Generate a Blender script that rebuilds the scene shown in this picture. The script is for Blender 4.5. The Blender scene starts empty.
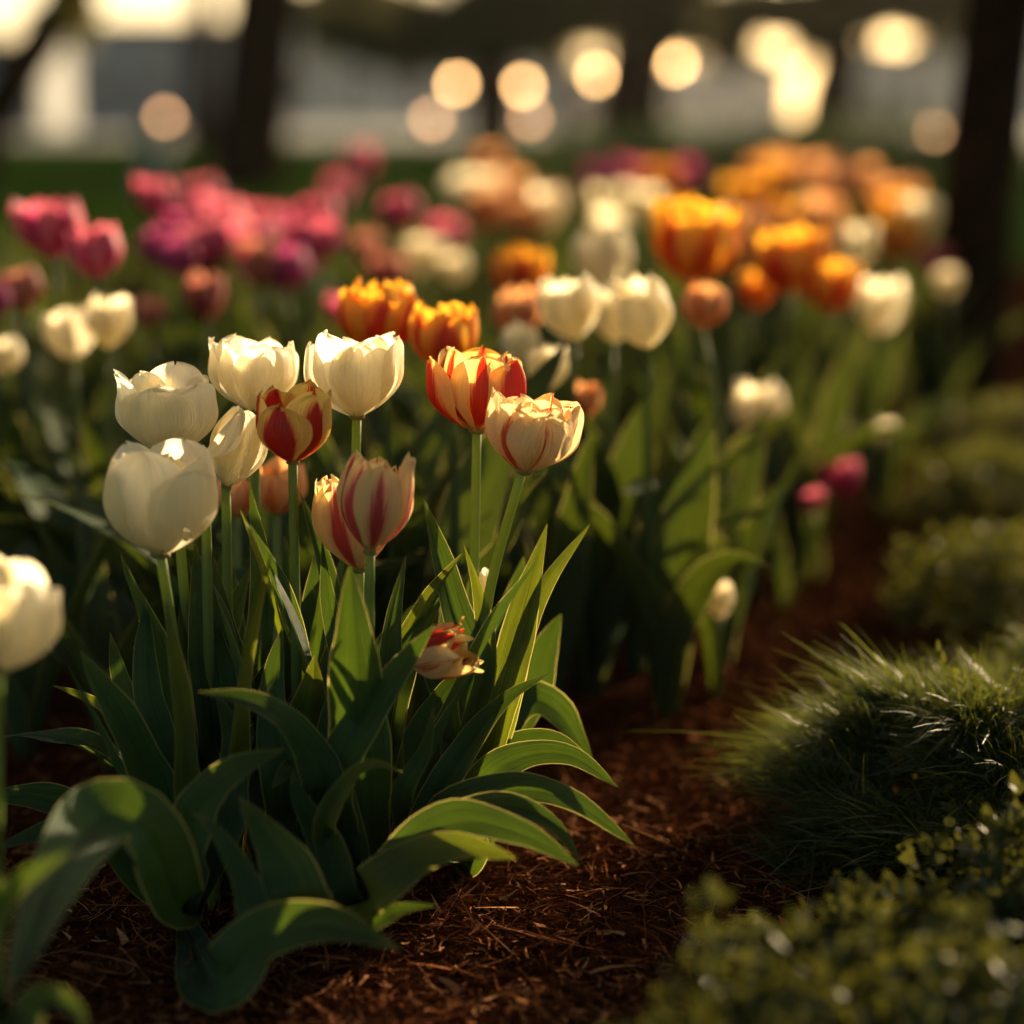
import bpy, math, random
import numpy as np
from mathutils import Vector, Matrix, noise

SC = bpy.context.scene
COL = SC.collection
R = math.radians

# ------------------------------------------------------------------ camera
CAM_H, TILT, LENS, FPX = 0.55, R(9.32), 85.0, 85.0 / 36.0 * 1024
cam = bpy.data.cameras.new("camera")
cam.lens, cam.sensor_width = LENS, 36.0
cam.clip_start, cam.clip_end = 0.05, 2000.0
cam.dof.use_dof = True
cam.dof.focus_distance = 1.68
cam.dof.aperture_fstop = 2.4
camo = bpy.data.objects.new("camera", cam)
COL.objects.link(camo)
camo.location = (0, 0, CAM_H)
camo.rotation_euler = (R(90) - TILT, 0, 0)
SC.camera = camo

# ------------------------------------------------------------------ light
SUN_AZ, SUN_EL = R(31), R(13)
world = bpy.data.worlds.new("World")
SC.world = world
world.use_nodes = True
wn = world.node_tree
sky = wn.nodes.new("ShaderNodeTexSky")
sky.sky_type = "NISHITA"
sky.sun_disc = False
sky.sun_elevation, sky.sun_rotation = SUN_EL, SUN_AZ
sky.dust_density, sky.air_density, sky.altitude = 3.0, 0.6, 500.0
tint = wn.nodes.new("ShaderNodeMixRGB")
tint.blend_type = "MULTIPLY"
tint.inputs[0].default_value = 1.0
tint.inputs[2].default_value = (1.20, 1.0, 0.67, 1.0)
wn.links.new(sky.outputs[0], tint.inputs[1])
wn.links.new(tint.outputs[0], wn.nodes["Background"].inputs[0])
wn.nodes["Background"].inputs[1].default_value = 0.07
sun = bpy.data.lights.new("sun", "SUN")
sun.energy, sun.angle, sun.color = 4.4, R(0.6), (1.0, 0.75, 0.45)
suno = bpy.data.objects.new("sun", sun)
COL.objects.link(suno)
sd = Vector((math.sin(SUN_AZ) * math.cos(SUN_EL), math.cos(SUN_AZ) * math.cos(SUN_EL), math.sin(SUN_EL)))
suno.rotation_euler = sd.to_track_quat("Z", "Y").to_euler()
suno.location = sd * 50
vs = SC.view_settings
vs.view_transform, vs.look, vs.exposure, vs.gamma = "Standard", "None", 1.88, 1.0
cyc = SC.cycles
cyc.max_bounces = 12
cyc.diffuse_bounces = 8
cyc.transmission_bounces = 6
SC.cycles.sample_clamp_indirect = 6.0

# ------------------------------------------------------------------ projection helpers
ct, st = math.cos(TILT), math.sin(TILT)


def P(px, py, d):
    """world point seen at pixel (px, py) at axial depth d"""
    x, y = (px - 512) / FPX, -(py - 512) / FPX
    return Vector((x * d, d * (ct + y * st), CAM_H + d * (-st + y * ct)))


def G(px, py, z=0.0):
    x, y = (px - 512) / FPX, -(py - 512) / FPX
    d = (z - CAM_H) / (-st + y * ct)
    return P(px, py, d)


# ------------------------------------------------------------------ materials
def new_mat(name):
    m = bpy.data.materials.new(name)
    m.use_nodes = True
    nt = m.node_tree
    nt.nodes.clear()
    out = nt.nodes.new("ShaderNodeOutputMaterial")
    return m, nt, out


class NB:
    """small node-building helper"""

    def __init__(s, nt):
        s.nt = nt

    def n(s, kind, **kw):
        x = s.nt.nodes.new(kind)
        for k, v in kw.items():
            setattr(x, k, v)
        return x

    def set(s, sock, v):
        if isinstance(v, bpy.types.NodeSocket):
            s.nt.links.new(v, sock)
        else:
            sock.default_value = v

    def math(s, op, a, b=None, c=None, clamp=False):
        x = s.n("ShaderNodeMath", operation=op, use_clamp=clamp)
        s.set(x.inputs[0], a)
        if b is not None:
            s.set(x.inputs[1], b)
        if c is not None:
            s.set(x.inputs[2], c)
        return x.outputs[0]

    def mix(s, f, a, b, mode="MIX"):
        x = s.n("ShaderNodeMixRGB", blend_type=mode)
        s.set(x.inputs[0], f)
        for i, c in ((1, a), (2, b)):
            s.set(x.inputs[i], c if isinstance(c, bpy.types.NodeSocket) else (*c, 1.0))
        return x.outputs[0]

    def attr(s, name):
        a = s.n("ShaderNodeAttribute", attribute_name=name)
        sx = s.n("ShaderNodeSeparateXYZ")
        s.nt.links.new(a.outputs["Vector"], sx.inputs[0])
        return sx.outputs[0], sx.outputs[1], sx.outputs[2]

    def vec(s, x, y, z):
        c = s.n("ShaderNodeCombineXYZ")
        for i, v in enumerate((x, y, z)):
            s.set(c.inputs[i], v)
        return c.outputs[0]

    def noise(s, vec, scale, detail=2.0, rough=0.5):
        x = s.n("ShaderNodeTexNoise")
        if vec is not None:
            s.nt.links.new(vec, x.inputs["Vector"])
        x.inputs["Scale"].default_value = scale
        x.inputs["Detail"].default_value = detail
        x.inputs["Roughness"].default_value = rough
        return x.outputs["Fac"]

    def ramp(s, f, stops):
        x = s.n("ShaderNodeValToRGB")
        e = x.color_ramp.elements
        while len(e) < len(stops):
            e.new(0.5)
        for i, (p, c) in enumerate(stops):
            e[i].position = p
            e[i].color = (*c, 1.0)
        s.set(x.inputs[0], f)
        return x.outputs[0]

    def bump(s, h, strength, dist=0.001):
        b = s.n("ShaderNodeBump")
        b.inputs["Strength"].default_value = strength
        b.inputs["Distance"].default_value = dist
        s.nt.links.new(h, b.inputs["Height"])
        return b.outputs[0]

    def leafy(s, out, col, tcol, fac, rough, bump=None, spec=0.5):
        p = s.n("ShaderNodeBsdfDiffuse")
        s.set(p.inputs["Color"], col if isinstance(col, bpy.types.NodeSocket) else (*col, 1))
        t = s.n("ShaderNodeBsdfTranslucent")
        s.set(t.inputs[0], tcol if isinstance(tcol, bpy.types.NodeSocket) else (*tcol, 1))
        if bump is not None:
            s.nt.links.new(bump, p.inputs["Normal"])
            s.nt.links.new(bump, t.inputs["Normal"])
        m = s.n("ShaderNodeMixShader")
        s.set(m.inputs[0], fac)
        s.nt.links.new(p.outputs[0], m.inputs[1])
        s.nt.links.new(t.outputs[0], m.inputs[2])
        gl = s.n("ShaderNodeBsdfGlossy")
        s.set(gl.inputs["Roughness"], rough)
        gl.inputs["Color"].default_value = (1, 1, 1, 1)
        if bump is not None:
            s.nt.links.new(bump, gl.inputs["Normal"])
        m2 = s.n("ShaderNodeMixShader")
        m2.inputs[0].default_value = spec * 0.09
        s.nt.links.new(m.outputs[0], m2.inputs[1])
        s.nt.links.new(gl.outputs[0], m2.inputs[2])
        s.nt.links.new(m2.outputs[0], out.inputs[0])


def petal_mat(name, base, basal, flame=None, halo=None, width=0.6, vmax=0.9, nz=0.5, sharp=6.0, tipc=None, vary=0.0, streak=(0.8, 0.72, 0.5), fac=0.55):
    """petal: pale ground, basal blotch, optional feathered flame down the middle"""
    m, nt, out = new_mat(name)
    b = NB(nt)
    u, v, pid = b.attr("puv")
    au = b.math("ABSOLUTE", u)
    pv = b.math("MULTIPLY", pid, 37.0)
    fine = b.noise(b.vec(b.math("MULTIPLY", u, 9.0), b.math("MULTIPLY", v, 0.9), pv), 2.2, 3.0, 0.65)
    broad = b.noise(b.vec(b.math("MULTIPLY", u, 2.6), b.math("MULTIPLY", v, 0.8), pv), 1.6, 3.0, 0.6)
    col = b.mix(b.math("MULTIPLY_ADD", fine, 2.6, -0.9, clamp=True), streak, base)
    if tipc:
        col = b.mix(b.math("MULTIPLY_ADD", b.math("ADD", v, b.math("MULTIPLY", au, 0.25)), 2.6, -1.55, clamp=True), col, tipc)
    if flame:
        wv = b.math("MULTIPLY", b.math("POWER", b.math("SUBTRACT", 1.0, b.math("DIVIDE", v, vmax), clamp=True), 0.55), width)
        if vary:
            wv = b.math("MULTIPLY", wv, b.math("MULTIPLY_ADD", pid, 2 * vary, 1.0 - vary))
        edge = b.math("SUBTRACT", wv, au)
        n2 = b.math("ADD", b.math("MULTIPLY_ADD", broad, nz, -nz * 0.5), b.math("MULTIPLY_ADD", fine, nz * 1.7, -nz * 0.85))
        e = b.math("ADD", edge, n2)
        mh = b.math("MULTIPLY_ADD", e, sharp * 0.5, 0.75, clamp=True)
        mf = b.math("MULTIPLY_ADD", e, sharp, 0.2, clamp=True)
        col = b.mix(mh, col, halo or flame)
        dark = b.mix(fine, flame, tuple(c * 0.6 for c in flame))
        col = b.mix(mf, col, dark)
    col = b.mix(b.math("MULTIPLY_ADD", v, -6.0, 1.0, clamp=True), col, basal)
    bp = b.bump(b.math("ADD", fine, b.math("MULTIPLY", broad, 1.5)), 0.55, 0.004)
    tcol = b.mix(1.0, col, (1.0, 0.96, 0.83), "MULTIPLY")
    b.leafy(out, col, tcol, fac, 0.5, bp, 0.3)
    return m


CREAM = (0.84, 0.78, 0.62)
PM = {
    "white": petal_mat("petal_cream_white", (0.94, 0.915, 0.83), (0.70, 0.66, 0.28), streak=(0.91, 0.85, 0.68), fac=.74),
    "flame_wide": petal_mat("petal_yellow_with_red_flame", (0.96, 0.76, 0.24), (0.55, 0.10, 0.05), (0.55, 0.014, 0.014), (0.80, 0.22, 0.04), 0.62, 1.05, 0.25, 9.0, streak=(0.88, 0.60, 0.15), vary=0.35, fac=.62),
    "flame_orange": petal_mat("petal_apricot_with_red_flame", (0.93, 0.74, 0.36), (0.80, 0.50, 0.10), (0.66, 0.030, 0.010), (0.90, 0.36, 0.06), 0.50, 1.0, 0.40, 9.0, streak=(0.90, 0.60, 0.22), vary=0.6),
    "scarlet": petal_mat("petal_scarlet_with_yellow_edge", (0.95, 0.70, 0.26), (0.70, 0.30, 0.05), (0.66, 0.022, 0.010), (0.86, 0.24, 0.03), 0.86, 1.08, 0.30, 9.0, streak=(0.90, 0.56, 0.18), vary=0.1),
    "cream_streak": petal_mat("petal_cream_with_orange_streaks", (0.88, 0.74, 0.46), (0.55, 0.22, 0.05), (0.70, 0.10, 0.02), (0.86, 0.46, 0.16), 0.22, 0.85, 0.85, 8.0, streak=(0.86, 0.66, 0.36), vary=0.9),
    "pink_flame": petal_mat("petal_cream_with_rose_flame", (0.90, 0.76, 0.42), (0.66, 0.48, 0.14), (0.62, 0.085, 0.11), (0.86, 0.42, 0.28), 0.58, 0.97, 0.34, 8.0, streak=(0.82, 0.64, 0.32), vary=0.35),
    "orange": petal_mat("petal_orange_with_yellow_edge", (0.86, 0.38, 0.02), (0.55, 0.30, 0.03), (0.62, 0.045, 0.006), (0.80, 0.17, 0.01), 0.62, 0.92, 0.5, 5.0, tipc=(0.92, 0.52, 0.05), streak=(0.82, 0.27, 0.02), vary=0.5),
    "peach": petal_mat("petal_peach", (0.84, 0.52, 0.26), (0.6, 0.35, 0.1), (0.72, 0.20, 0.05), (0.80, 0.36, 0.14), 0.5, 0.9, 0.5, 4.0, streak=(0.80, 0.42, 0.18), vary=0.5),
    "pink": petal_mat("petal_rose_pink", (0.80, 0.26, 0.36), (0.5, 0.06, 0.14), (0.50, 0.014, 0.16), (0.62, 0.06, 0.22), 0.62, 1.0, 0.4, 4.0, streak=(0.70, 0.15, 0.25), vary=0.4),
    "magenta": petal_mat("petal_deep_magenta", (0.66, 0.12, 0.34), (0.3, 0.02, 0.1), (0.42, 0.014, 0.17), (0.54, 0.05, 0.25), 0.7, 1.0, 0.4, 4.0, streak=(0.52, 0.08, 0.28), vary=0.4),
    "blush": petal_mat("petal_dusky_blush", (0.70, 0.36, 0.26), (0.4, 0.1, 0.06), (0.36, 0.03, 0.05), (0.52, 0.12, 0.12), 0.55, 0.95, 0.5, 4.0, streak=(0.62, 0.26, 0.19), vary=0.4),
}


def leaf_mat(name, c1, c2, tc, fac=0.33, edge=(0.30, 0.36, 0.10), rough=0.38):
    m, nt, out = new_mat(name)
    b = NB(nt)
    u, v, pid = b.attr("puv")
    au = b.math("ABSOLUTE", u)
    tc_ = b.n("ShaderNodeTexCoord")
    pv = b.math("MULTIPLY", pid, 31.0)
    vein = b.noise(b.vec(b.math("MULTIPLY", u, 11.0), b.math("MULTIPLY", v, 0.5), pv), 1.7, 3.0, 0.65)
    blot = b.noise(tc_.outputs["Object"], 30.0, 3.0)
    f = b.math("ADD", b.math("MULTIPLY", vein, 0.65), b.math("MULTIPLY", blot, 0.35))
    col = b.mix(b.math("MULTIPLY_ADD", f, 4.2, -1.6, clamp=True), c1, c2)
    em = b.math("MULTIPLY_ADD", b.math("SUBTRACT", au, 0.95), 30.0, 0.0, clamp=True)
    dust = b.noise(tc_.outputs["Object"], 9.0, 4.0)
    col = b.mix(b.math("MULTIPLY_ADD", dust, 1.8, -0.75, clamp=True), col, tuple(0.55 * c + 0.028 for c in c2))
    col = b.mix(b.math("MULTIPLY", em, 0.85), col, edge)  # pale blade margin, lightened to carry the sunlit rim as well
    tip = b.math("MULTIPLY_ADD", v, 14.0, -13.2, clamp=True)
    col = b.mix(b.math("MULTIPLY", tip, 0.6), col, (0.30, 0.20, 0.08))
    tcol = b.mix(b.math("MULTIPLY_ADD", f, 2.4, -0.7, clamp=True), tuple(c * 0.5 for c in tc), tc)
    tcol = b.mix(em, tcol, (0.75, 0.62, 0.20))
    bp = b.bump(vein, 0.9, 0.003)
    b.leafy(out, col, tcol, b.math("MULTIPLY_ADD", em, 0.25, fac), b.math("MULTIPLY_ADD", blot, 0.25, rough), bp, 0.3)
    return m


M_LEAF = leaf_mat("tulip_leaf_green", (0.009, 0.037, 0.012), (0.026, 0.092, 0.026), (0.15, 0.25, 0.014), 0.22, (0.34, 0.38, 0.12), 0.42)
M_LEAFB = leaf_mat("bed_leaf_shaded", (0.008, 0.032, 0.009), (0.020, 0.062, 0.016), (0.17, 0.235, 0.013), 0.15, (0.10, 0.13, 0.04), 0.55)  # darker copy of the leaf green, the bed's shade is in the colour
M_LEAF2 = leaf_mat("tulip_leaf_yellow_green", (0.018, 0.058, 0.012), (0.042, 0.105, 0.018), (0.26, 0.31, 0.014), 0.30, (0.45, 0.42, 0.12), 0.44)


def stem_mat(name, k=1.0):
    m, nt, out = new_mat(name)
    b = NB(nt)
    t = b.n("ShaderNodeTexCoord")
    f = b.noise(t.outputs["Object"], 40.0, 2.0)
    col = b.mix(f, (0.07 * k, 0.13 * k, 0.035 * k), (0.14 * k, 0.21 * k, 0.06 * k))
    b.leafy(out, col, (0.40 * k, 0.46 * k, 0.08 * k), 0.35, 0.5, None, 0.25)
    return m


M_STEM = stem_mat("tulip_stem_green")
M_STEMB = stem_mat("tulip_stem_shaded", 0.5)  # dimmed copy of the stem green, shade of the bed in the colour


def simple_mat(name, stops, scale, rough=0.8, bump=0.0, bdist=0.01, coord="Object", trans=None, detail=4.0, spec=0.3):
    m, nt, out = new_mat(name)
    b = NB(nt)
    t = b.n("ShaderNodeTexCoord")
    f = b.noise(t.outputs[coord], scale, detail, 0.6)
    col = b.ramp(f, stops)
    if spec <= 0.06:
        p = b.n("ShaderNodeBsdfDiffuse")
        nt.links.new(col, p.inputs["Color"])
    else:
        p = b.n("ShaderNodeBsdfPrincipled")
        nt.links.new(col, p.inputs["Base Color"])
        p.inputs["Specular IOR Level"].default_value = spec
    p.inputs["Roughness"].default_value = rough
    if bump:
        nt.links.new(b.bump(f, bump, bdist), p.inputs["Normal"])
    nt.links.new(p.outputs[0], out.inputs[0])
    return m


def attr_mat(name, stops, rough=0.6, tc=None, fac=0.3, spec=0.3):
    """colour picked per little piece by the pid attribute"""
    m, nt, out = new_mat(name)
    b = NB(nt)
    u, v, pid = b.attr("puv")
    col = b.ramp(pid, stops)
    if tc:
        tcol = b.mix(pid, tc, tuple(c * 0.55 for c in tc))
        b.leafy(out, col, tcol, fac, rough, None, spec)
    else:
        p = b.n("ShaderNodeBsdfDiffuse")
        nt.links.new(col, p.inputs["Color"])
        nt.links.new(p.outputs[0], out.inputs[0])
    return m


def emit_mat(name, col, strength):
    m, nt, out = new_mat(name)
    e = nt.nodes.new("ShaderNodeEmission")
    e.inputs[0].default_value = (*col, 1)
    e.inputs[1].default_value = strength
    nt.links.new(e.outputs[0], out.inputs[0])
    return m


M_MULCH = simple_mat("mulch_soil", [(0.3, (0.010, 0.0035, 0.002)), (0.5, (0.042, 0.012, 0.005)), (0.7, (0.11, 0.030, 0.011))], 90.0, 0.95, 0.9, 0.006, spec=0.05)
M_CHIP = attr_mat("mulch_fibre", [(0.0, (0.014, 0.006, 0.003)), (0.5, (0.092, 0.032, 0.013)), (0.85, (0.23, 0.086, 0.036)), (1.0, (0.42, 0.22, 0.11))], 0.85)
M_LAWN = simple_mat("lawn_turf", [(0.35, (0.022, 0.050, 0.005)), (0.65, (0.055, 0.095, 0.010))], 6.0, 1.0, 0.6, 0.03, spec=0.0)
M_BARK = simple_mat("tree_bark", [(0.3, (0.010, 0.006, 0.004)), (0.7, (0.038, 0.021, 0.013))], 14.0, 0.9, 1.0, 0.02, spec=0.0)
M_PAVE = simple_mat("pale_paving", [(0.3, (0.17, 0.17, 0.16)), (0.7, (0.24, 0.235, 0.22))], 0.8, 0.9, spec=0.1)
M_GRASS = attr_mat("sedge_blade", [(0.0, (0.006, 0.022, 0.005)), (0.7, (0.022, 0.056, 0.012)), (0.93, (0.07, 0.095, 0.02)), (1.0, (0.34, 0.23, 0.10))], 0.42, (0.22, 0.25, 0.035), 0.25, 0.35)
M_COVER = attr_mat("ground_cover_leaf", [(0.0, (0.008, 0.024, 0.006)), (0.7, (0.024, 0.048, 0.011)), (1.0, (0.10, 0.10, 0.028))], 0.5, (0.20, 0.20, 0.024), 0.26, 0.35)
M_MAT = attr_mat("dark_mat_leaf", [(0.0, (0.006, 0.018, 0.005)), (0.75, (0.016, 0.036, 0.009)), (1.0, (0.09, 0.085, 0.025))], 0.5, (0.15, 0.15, 0.02), 0.22, 0.3)
M_BOX = attr_mat("dark_shrub_leaf", [(0.0, (0.012, 0.030, 0.010)), (1.0, (0.040, 0.075, 0.02))], 0.5, (0.10, 0.16, 0.02), 0.25)
M_CROWN = attr_mat("tree_leaf", [(0.0, (0.020, 0.030, 0.008)), (0.6, (0.045, 0.060, 0.014)), (1.0, (0.080, 0.085, 0.02))], 0.55, (0.20, 0.17, 0.025), 0.2)
M_WALLG = simple_mat("grey_blue_render", [(0.3, (0.16, 0.18, 0.19)), (0.7, (0.22, 0.24, 0.25))], 0.5, 0.85)
M_WALLC = simple_mat("cream_render", [(0.3, (0.52, 0.48, 0.41)), (0.7, (0.60, 0.55, 0.48))], 0.4, 0.85)
M_WALLT = simple_mat("taupe_render", [(0.3, (0.16, 0.145, 0.125)), (0.7, (0.21, 0.19, 0.165))], 0.4, 0.9, spec=0.05)
M_ROOF = simple_mat("dull_roofing", [(0.3, (0.14, 0.13, 0.12)), (0.7, (0.22, 0.20, 0.18))], 0.6, 0.8)
M_GLASS = simple_mat("dim_window_glass", [(0.3, (0.03, 0.04, 0.05)), (0.7, (0.06, 0.07, 0.08))], 0.6, 0.08, spec=0.6)
M_POST = simple_mat("globe_post_paint", [(0.3, (0.02, 0.02, 0.02)), (0.7, (0.04, 0.04, 0.04))], 3.0, 0.5)
M_CONC = simple_mat("pale_concrete", [(0.3, (0.13, 0.14, 0.135)), (0.7, (0.19, 0.195, 0.185))], 2.0, 0.85)
M_LAMP = emit_mat("lit_globe", (1.0, 0.56, 0.21), 8.5)
M_GLOWD = emit_mat("dim_lit_globe", (1.0, 0.50, 0.22), 3.0)
M_DRY = simple_mat("dry_stamen", [(0.3, (0.03, 0.02, 0.01)), (0.7, (0.30, 0.26, 0.08))], 300.0, 0.7)


# ------------------------------------------------------------------ object helpers
def link(name, data, parent=None, loc=None):
    o = bpy.data.objects.new(name, data)
    COL.objects.link(o)
    if parent is not None:
        o.parent = parent
    if loc is not None:
        o.location = loc
    return o


def tag(o, label=None, cat=None, group=None, kind=None):
    if label:
        o["label"] = label
    if cat:
        o["category"] = cat
    if group:
        o["group"] = group
    if kind:
        o["kind"] = kind
    return o


def empty(name, loc, label, cat, group=None):
    o = link(name, None, None, loc)
    o.empty_display_size = 0.05
    return tag(o, label, cat, group)


def mesh(name, verts, faces, mat, puv=None, smooth=True):
    me = bpy.data.meshes.new(name)
    v = np.asarray(verts, dtype=np.float32)
    if isinstance(faces, np.ndarray):
        k = faces.shape[1]
        me.vertices.add(len(v))
        me.vertices.foreach_set("co", v.ravel())
        me.loops.add(faces.size)
        me.loops.foreach_set("vertex_index", faces.astype(np.int32).ravel())
        me.polygons.add(len(faces))
        me.polygons.foreach_set("loop_start", np.arange(0, faces.size, k, dtype=np.int32))
        me.update(calc_edges=True)
    else:
        me.from_pydata([tuple(map(float, q)) for q in v], [], faces)
    if smooth:
        me.polygons.foreach_set("use_smooth", np.ones(len(me.polygons), dtype=bool))
    if puv is not None:
        a = me.attributes.new("puv", "FLOAT_VECTOR", "POINT")
        a.data.foreach_set("vector", np.asarray(puv, dtype=np.float32).ravel())
    me.materials.append(mat)
    me.update()
    return me


def grid_faces(nu, nv, off=0):
    f = []
    for j in range(nv):
        for i in range(nu):
            a = off + j * (nu + 1) + i
            f.append((a, a + 1, a + nu + 2, a + nu + 1))
    return f


def catmull(pts, n):
    pts = [np.array(p, float) for p in pts]
    if len(pts) == 2:
        return [pts[0] + (pts[1] - pts[0]) * k / n for k in range(n + 1)]
    q = [2 * pts[0] - pts[1]] + pts + [2 * pts[-1] - pts[-2]]
    L = [0.0]
    for a, b in zip(pts[:-1], pts[1:]):
        L.append(L[-1] + np.linalg.norm(b - a))
    out = []
    for k in range(n + 1):
        t = L[-1] * k / n
        i = 0
        while i < len(pts) - 2 and t > L[i + 1]:
            i += 1
        s = (t - L[i]) / max(1e-9, L[i + 1] - L[i])
        p0, p1, p2, p3 = q[i], q[i + 1], q[i + 2], q[i + 3]
        out.append(0.5 * (2 * p1 + (p2 - p0) * s + (2 * p0 - 5 * p1 + 4 * p2 - p3) * s * s + (3 * p1 - p0 - 3 * p2 + p3) * s ** 3))
    return out


def tube(path, radii, ns=10, cap=True):
    v, f = [], []
    n = len(path)
    path = [Vector(p) for p in path]
    up = Vector((0.3, 1, 0.1)).normalized()
    for i, p in enumerate(path):
        t = (path[min(i + 1, n - 1)] - path[max(i - 1, 0)]).normalized()
        a = t.cross(up)
        if a.length < 1e-4:
            a = t.cross(Vector((1, 0, 0)))
        a.normalize()
        b = a.cross(t).normalized()
        for k in range(ns):
            an = 2 * math.pi * k / ns
            v.append(p + (a * math.cos(an) + b * math.sin(an)) * radii[i])
    for i in range(n - 1):
        for k in range(ns):
            k2 = (k + 1) % ns
            f.append((i * ns + k, i * ns + k2, (i + 1) * ns + k2, (i + 1) * ns + k))
    if cap:
        f.append(tuple(range(ns - 1, -1, -1)))
        f.append(tuple((n - 1) * ns + k for k in range(ns)))
    return v, f


# ------------------------------------------------------------------ tulip flower
def petal_geo(Rm, Hh, phi, lay=1.0, alpha=0.95, tilt=0.0, rt=0.72, edge=-0.10, ruf=0.03, hgt=1.0, rng=random, nu=12, nv=20, point=2.2, vb=0.60, flare=0.0, curl=0.0):
    pid = rng.random()
    p1, p2, p3 = rng.random() * 6, rng.random() * 6, rng.random() * 6
    V, A = [], []
    ca, sa = math.cos(phi), math.sin(phi)
    sk = rng.uniform(-0.08, 0.08)
    for j in range(nv + 1):
        s = j / nv
        v = 1 - (1 - s) ** 1.45
        f = math.sin(math.pi * 0.5 * min(v / vb, 1)) ** 0.86 if v < vb else 1 - (1 - rt) * ((v - vb) / (1 - vb)) ** 1.8
        f = max(f, 0.06)
        f += flare * max(0, v - 0.6) ** 2 * 6
        zz = v ** 1.06
        w = 0.34 + 0.66 * math.sin(math.pi * 0.5 * min(v / 0.6, 1))
        if v > 0.6:
            w *= max(0.0, 1 - ((v - 0.6) / 0.4) ** point) ** 0.5
        w = max(w, 0.05)
        for i in range(nu + 1):
            u = -1 + 2 * i / nu
            ang = phi + u * alpha * w + sk * v
            r = Rm * f * lay * (1 + edge * u * u * math.sin(math.pi * min(1, v * 0.9 + .05)))
            r -= Rm * 0.045 * math.exp(-(u / 0.16) ** 2) * math.sin(math.pi * v)
            r += Rm * (0.026 * math.sin(5 * u + p1 + 0.8 * v) + 0.012 * math.sin(13 * u + p2)) * math.sin(math.pi * v)
            r += Rm * ruf * 1.3 * math.sin(5 * u + p2 + 3 * v) * v ** 3
            z = Hh * hgt * (zz + ruf * (0.8 * math.sin(2.5 * u + p3) + 0.45 * math.sin(8.5 * u + p1) + 0.12 * math.sin(17 * u + p2)) * v ** 6)
            z -= curl * Hh * max(0, v - 0.75) ** 2 * 4
            r += curl * Rm * max(0, v - 0.75) * 1.2
            x, y = r * math.cos(ang), r * math.sin(ang)
            if tilt:
                q = x * ca + y * sa
                t = -x * sa + y * ca
                q, z = q * math.cos(tilt) + z * math.sin(tilt), -q * math.sin(tilt) + z * math.cos(tilt)
                x, y = q * ca - t * sa, q * sa + t * ca
            V.append((x, y, z))
            A.append((u, v, pid))
    return V, grid_faces(nu, nv), A


def flower_specs(rng, layers=3, openn=0.0, phi0=None, over=None, pw=1.0, point=2.8, ruf=0.035, rt=0.72):
    """list of petal parameter dicts; layer 0 outside"""
    L = []
    phi0 = rng.random() * 6.28 if phi0 is None else phi0
    lays = [(3, 1.0, 0.90, 0.97), (3, 0.92, 0.92, 1.0), (3, 0.77, 0.86, 0.96), (3, 0.56, 0.8, 0.9)][:layers]
    for li, (n, lay, al, hg) in enumerate(lays):
        for k in range(n):
            d = dict(phi=phi0 + (k + 0.5 * (li % 2)) * 2 * math.pi / n + li * 0.12 + rng.uniform(-.10, .10), lay=lay * rng.uniform(.97, 1.03), alpha=al * pw * rng.uniform(.93, 1.07), hgt=hg * rng.uniform(.89, 1.07), tilt=openn * (1 - 0.25 * li) + rng.uniform(-.03, .05), rt=rt + rng.uniform(-.07, .07), ruf=ruf * rng.uniform(.7, 1.5), point=point, edge=rng.uniform(-.15, .04), flare=rng.uniform(-.03, .07))
            L.append(d)
    for i, dct in (over or {}).items():
        L[i].update(dct)
    return L


HEADS = {}


def head_mesh(kind, var):
    """one joined mesh, for the tulips out of focus"""
    if (kind, var) in HEADS:
        return HEADS[(kind, var)]
    rng = random.Random(hash((len(kind), ord(kind[0]), var)) % 10000)
    fr = kind in ("orange",)
    sp = flower_specs(rng, 3, rng.uniform(-0.03, 0.15) + (0.05 if fr else 0), ruf=0.06 if fr else 0.045, rt=rng.uniform(.62, .85))
    V, F, A = [], [], []
    for d in sp:
        v, f, a = petal_geo(0.47, 0.92, rng=rng, nu=8, nv=12, **d)
        o = len(V)
        V += v
        A += a
        F += [tuple(i + o for i in q) for q in f]
    me = mesh("tulip_flower_" + kind, V, F, PM[kind], A)
    HEADS[(kind, var)] = me
    return me


def ovary_mesh():
    v, f = tube([(0, 0, -0.02), (0, 0, 0.0), (0, 0, 0.06), (0, 0, 0.3), (0, 0, 0.42), (0, 0, 0.46)], [0.05, 0.09, 0.07, 0.075, 0.09, 0.02], 8)
    for k in range(6):
        an = k * math.pi / 3
        c, s = math.cos(an), math.sin(an)
        w, g = tube([(0.05 * c, 0.05 * s, 0.03), (0.14 * c, 0.14 * s, 0.25), (0.17 * c, 0.17 * s, 0.38), (0.18 * c, 0.18 * s, 0.5)], [0.015, 0.014, 0.035, 0.012], 6)
        o = len(v)
        v += w
        f += [tuple(i + o for i in q) for q in g]
    return mesh("flower_centre", v, f, M_DRY)


OVARY = ovary_mesh()


def stem_obj(root, top, base=(0, 0, 0), r0=0.0045, r1=0.0034, bend=(0, 0), name="stem"):
    b, t = np.array(base, float), np.array(top, float)
    bd = np.array((bend[0], bend[1], 0.0))
    path = catmull([b, b + (t - b) * 0.35 + bd * 0.7, b + (t - b) * 0.7 + bd, t], 14)
    v, f = tube(path, [r0 + (r1 - r0) * i / 14 for i in range(15)], 10)
    return link(name, mesh("stem", v, f, M_STEM), root)


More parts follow.
